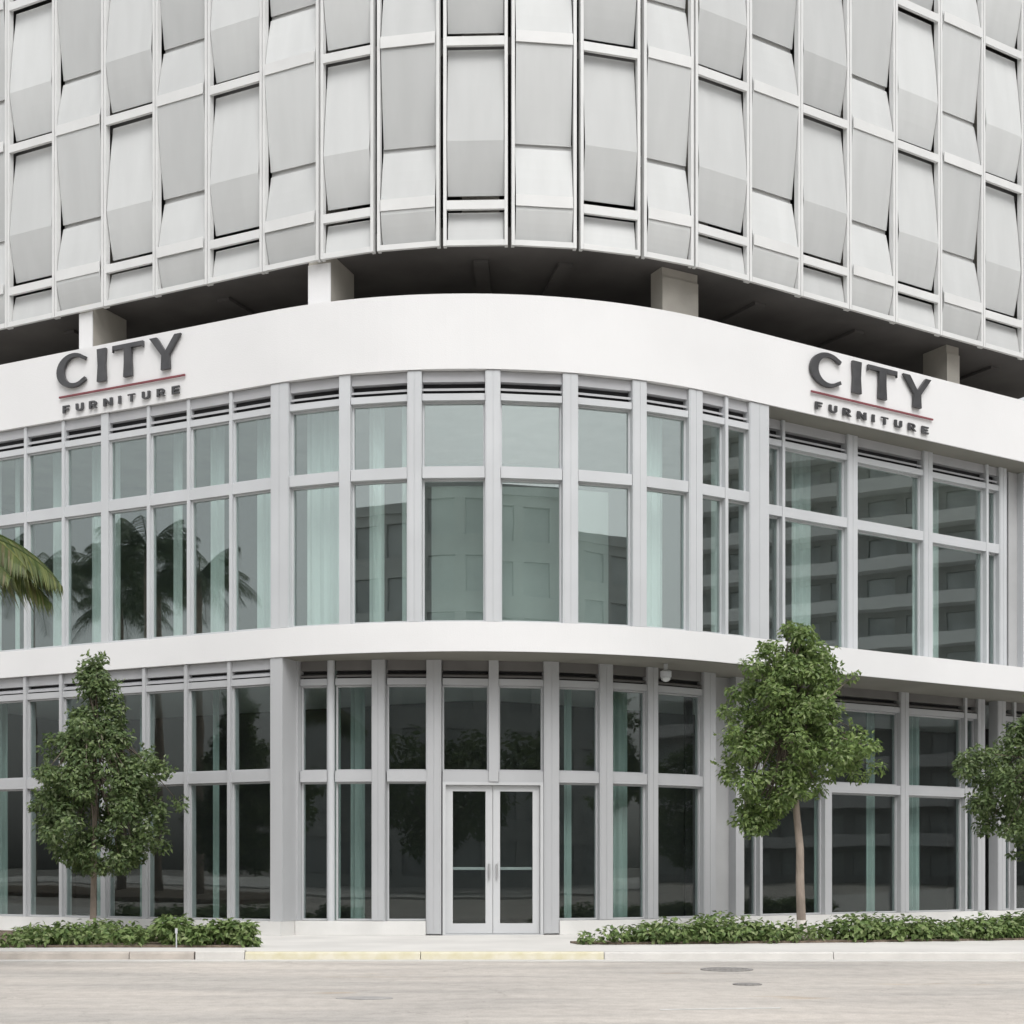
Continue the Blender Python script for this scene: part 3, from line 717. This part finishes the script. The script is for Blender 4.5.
def palm(x, y, h, label, fronds, seed, mat, group=None, trunk_r=.14, width=.42, n=46):
    r = random.Random(seed); root = empty('palm_tree', (x, y, -.0), label, 'palm', group)
    tr = MB(); P = []; rad = []
    for k in range(26):
        q = k / 25; P.append((x + .12 * math.sin(q * 2), y, h * q)); rad.append(trunk_r * (1.25 - .45 * q) * (1.05 if k % 2 else .97))
    tr.tube(P, rad, 12); top = Vector(P[-1]); tr.build('trunk', M['bark'], root, smooth=True)
    cr = MB(); rib = MB()
    for az, el, ln, dp in fronds: frond(cr, rib, top + Vector((0, 0, .05)), R(az), R(el), ln, dp, r, width, n)
    c = cr.build('crown', M[mat], root); rib.build('midrib', M[mat], c)
    return root
pr = random.Random(77)
fr = [(4, 12, 2.15, .46), (-12, 16, 2.0, .52), (18, 20, 2.1, .52), (-3, 22, 1.9, .66), (8, 2, 1.95, .40), (-20, 4, 1.9, .40)] + [(az, pr.uniform(15, 60), pr.uniform(1.6, 2.0), pr.uniform(.4, .6)) for az in range(95, 271, 15)] + [(az, 75, 1.4, .2) for az in (120, 180, 240)]
palm(-6.85, 15.0, 4.68, 'palm with yellow-green drooping fronds entering at the left edge', fr, 31, 'palm', width=.62, n=84)
def ring(n, r): return [(360 / n * k + r.uniform(-8, 8), r.choice((r.uniform(-5, 25), r.uniform(20, 60))), r.uniform(2.0, 2.7), r.uniform(.35, .6)) for k in range(n)]
slab('median_island', -66, -25, 3.6, 12.4, -.107, .06, 'mulch')
LB = (('tall palm on the median mirrored at the far left edge windows', 8, 560, 34), ('palm on the median mirrored just inside the left edge windows', 48, 574, 30), ('leaning palm on median mirrored beside the thick left pilaster', 128, 568, 36),
      ('tallest palm on the median mirrored third bay from the thick pilaster', 166, 545, 31), ('palm on median mirrored in the fourth bay from the thick pilaster', 176, 588, 40), ('broad palm on median mirrored next to the corner bay', 214, 572, 33), ('short palm on the median mirrored low in the left upper windows', 140, 604, 44))
for k, (lb, px, py, dist) in enumerate(LB):
    # stand where the glass of the left wing mirrors that part of the street
    t0 = -9.6 + (px / 285.) * 6.3; P, T, N = FB.frame(t0); W_ = P + N * -.12; d = Vector((W_.x, W_.y)).normalized(); r_ = d - N * (2 * d.dot(N)); q = W_ + r_ * dist
    h = 1.1 + (868 - py) / 1400. * (W_.y + dist * d.y) - .2
    palm(q.x, q.y, h, lb, [(a, e, l * 1.12, dp) for a, e, l, dp in ring(40, pr)], 300 + k, 'palmdark', 'palms on the median', .17, .8, 30)

# ------------------------------------------------------------------ far side of the street, seen mirrored in the glass
def far_block(name, x0, x1, y0, y1, h, floors, bays, mat, label, balcony=False, mat2='far_win'):
    root = empty(name, ((x0 + x1) / 2, y1, 0), label, 'building')
    w = MB(); fh = h / floors; win = MB(); bal = MB()
    w.box(x0, x1, y0, y1 - .3, 0, h)
    bw = (x1 - x0) / bays
    for f in range(floors):
        z = f * fh
        w.box(x0, x1, y1 - .298, y1, z + fh * .82, z + fh * 1.0); w.box(x0, x1, y1 - .298, y1, z, z + fh * .2)
        for k in range(bays + 1):
            xx = x0 + k * bw; w.box(max(x0, xx - bw * .14), min(x1, xx + bw * .14), y1 - .297, y1 - .003, z + fh * .202, z + fh * .818)
        for k in range(bays): win.box(x0 + k * bw + bw * .15, x0 + (k + 1) * bw - bw * .15, y1 - .29, y1 - .2, z + fh * .21, z + fh * .81)
        if balcony and f: bal.box(x0 + .3, x1 - .3, y1 + .003, y1 + 1.5, z - .12, z + .10); bal.box(x0 + .3, x1 - .3, y1 + 1.42, y1 + 1.5, z + .103, z + .8)
    w.box(x0 - .2, x1 + .2, y0, y1 + .2, h + .002, h + .6)
    w.build('wall', M[mat], root); win.build('window', M[mat2], root)
    if balcony: bal.build('balcony', M['white'], root)
    return root
far_block('office_building', -44, 62, -52, -36, 23.0, 7, 48, 'far_a', 'wide seven storey office block across the road mirrored in the curved glass')
o = far_block('apartment_tower', -20, 20, -22, 0, 70, 24, 14, 'far_b', 'tall apartment tower with balconies mirrored in the right upper windows', True)
o.location = (86, 6, -.1); o.rotation_euler = (0, 0, R(90))
far_block('low_building', -64, -24, -48, -30, 11, 3, 10, 'far_a', 'low three storey block across the road behind the palms')
tr_ = random.Random(9)
def far_tree(x, y, h, w, label, seed):
    r = random.Random(seed); root = empty('shade_tree', (x, y, 0), label, 'tree', 'shade trees across the road'); mb = MB()
    for k in range(70):
        d = rdir(r) * r.uniform(.3, 1) ** .5; clump(mb, r, Vector((x + d.x * w, y + d.y * w, h * .62 + d.z * h * .36)), r.uniform(.5, .95), 46, .42, .26, .8)
    mb.build('crown', M['leaf'], root); tb = MB(); tb.tube([(x, y, 0), (x + .1, y, h * .3), (x, y, h * .62)], [.28, .22, .1], 10)
    for k in range(6): a = k * 1.05; tb.tube([(x, y, h * .32), (x + w * .6 * math.cos(a), y + w * .6 * math.sin(a), h * .6)], [.11, .03], 6)
    tb.build('trunk', M['darkbark'], root)
for i, (x, y, h, w, lb) in enumerate(((-29, -14, 7.5, 3.3, 'spreading tree across the road, leftmost in the mirrored row'), (-9.5, -16, 7.0, 3.0, 'round tree mirrored left of the entrance doors'), (-2, -19, 7.6, 3.3, 'round tree mirrored in the entrance doors'),
                                 (5.5, -17, 7.2, 3.2, 'round tree mirrored right of the entrance doors'), (13, -15, 7.8, 3.4, 'round tree mirrored in the glass at the recess end'), (21, -13, 7.4, 3.3, 'wide tree mirrored in right ground windows'), (30, -9, 7.0, 3.2, 'tree across the road, rightmost in the mirrored row'))):
    far_tree(x, y, h, w, lb, 40 + i)

# ------------------------------------------------------------------ light, sky, camera
SUN_EL, SUN_AZ = R(54), R(166)          # azimuth from +Y towards +X
w = bpy.data.worlds.new('World'); scene.world = w; w.use_nodes = True; nt = w.node_tree; nt.nodes.clear()
out = nt.nodes.new('ShaderNodeOutputWorld'); bg = nt.nodes.new('ShaderNodeBackground'); sky = nt.nodes.new('ShaderNodeTexSky'); hs = nt.nodes.new('ShaderNodeHueSaturation')
sky.sky_type = 'NISHITA'; sky.sun_disc = False; sky.sun_elevation = SUN_EL; sky.sun_rotation = SUN_AZ; sky.air_density = 1.2; sky.dust_density = 4.; sky.ozone_density = 1.
hs.inputs['Saturation'].default_value = .12
nt.links.new(sky.outputs[0], hs.inputs['Color']); nt.links.new(hs.outputs[0], bg.inputs[0]); nt.links.new(bg.outputs[0], out.inputs[0]); bg.inputs[1].default_value = .15
sd = bpy.data.lights.new('sun', 'SUN'); sd.energy = .75; sd.angle = R(35); sd.color = (1, .97, .93)
so = bpy.data.objects.new('sun', sd); COL.objects.link(so)
dirn = Vector((math.sin(SUN_AZ) * math.cos(SUN_EL), math.cos(SUN_AZ) * math.cos(SUN_EL), math.sin(SUN_EL)))
so.rotation_euler = dirn.to_track_quat('Z', 'Y').to_euler(); so.location = (20, -20, 40)
cd = bpy.data.cameras.new('camera'); cam = bpy.data.objects.new('camera', cd); COL.objects.link(cam)
cam.location = (0, 0, 1.1); cam.rotation_euler = (R(90), 0, 0)
cd.sensor_width = 36; cd.lens = 1400 / 1024 * 36; cd.shift_y = (868 - 512) / 1024; cd.clip_start = .1; cd.clip_end = 3000
scene.camera = cam
scene.render.resolution_x = scene.render.resolution_y = 1024
vs = scene.view_settings; vs.view_transform = 'Standard'; vs.look = 'None'; vs.exposure = .47; vs.gamma = 1
scene.cycles.max_bounces = 10; scene.cycles.transparent_max_bounces = 24
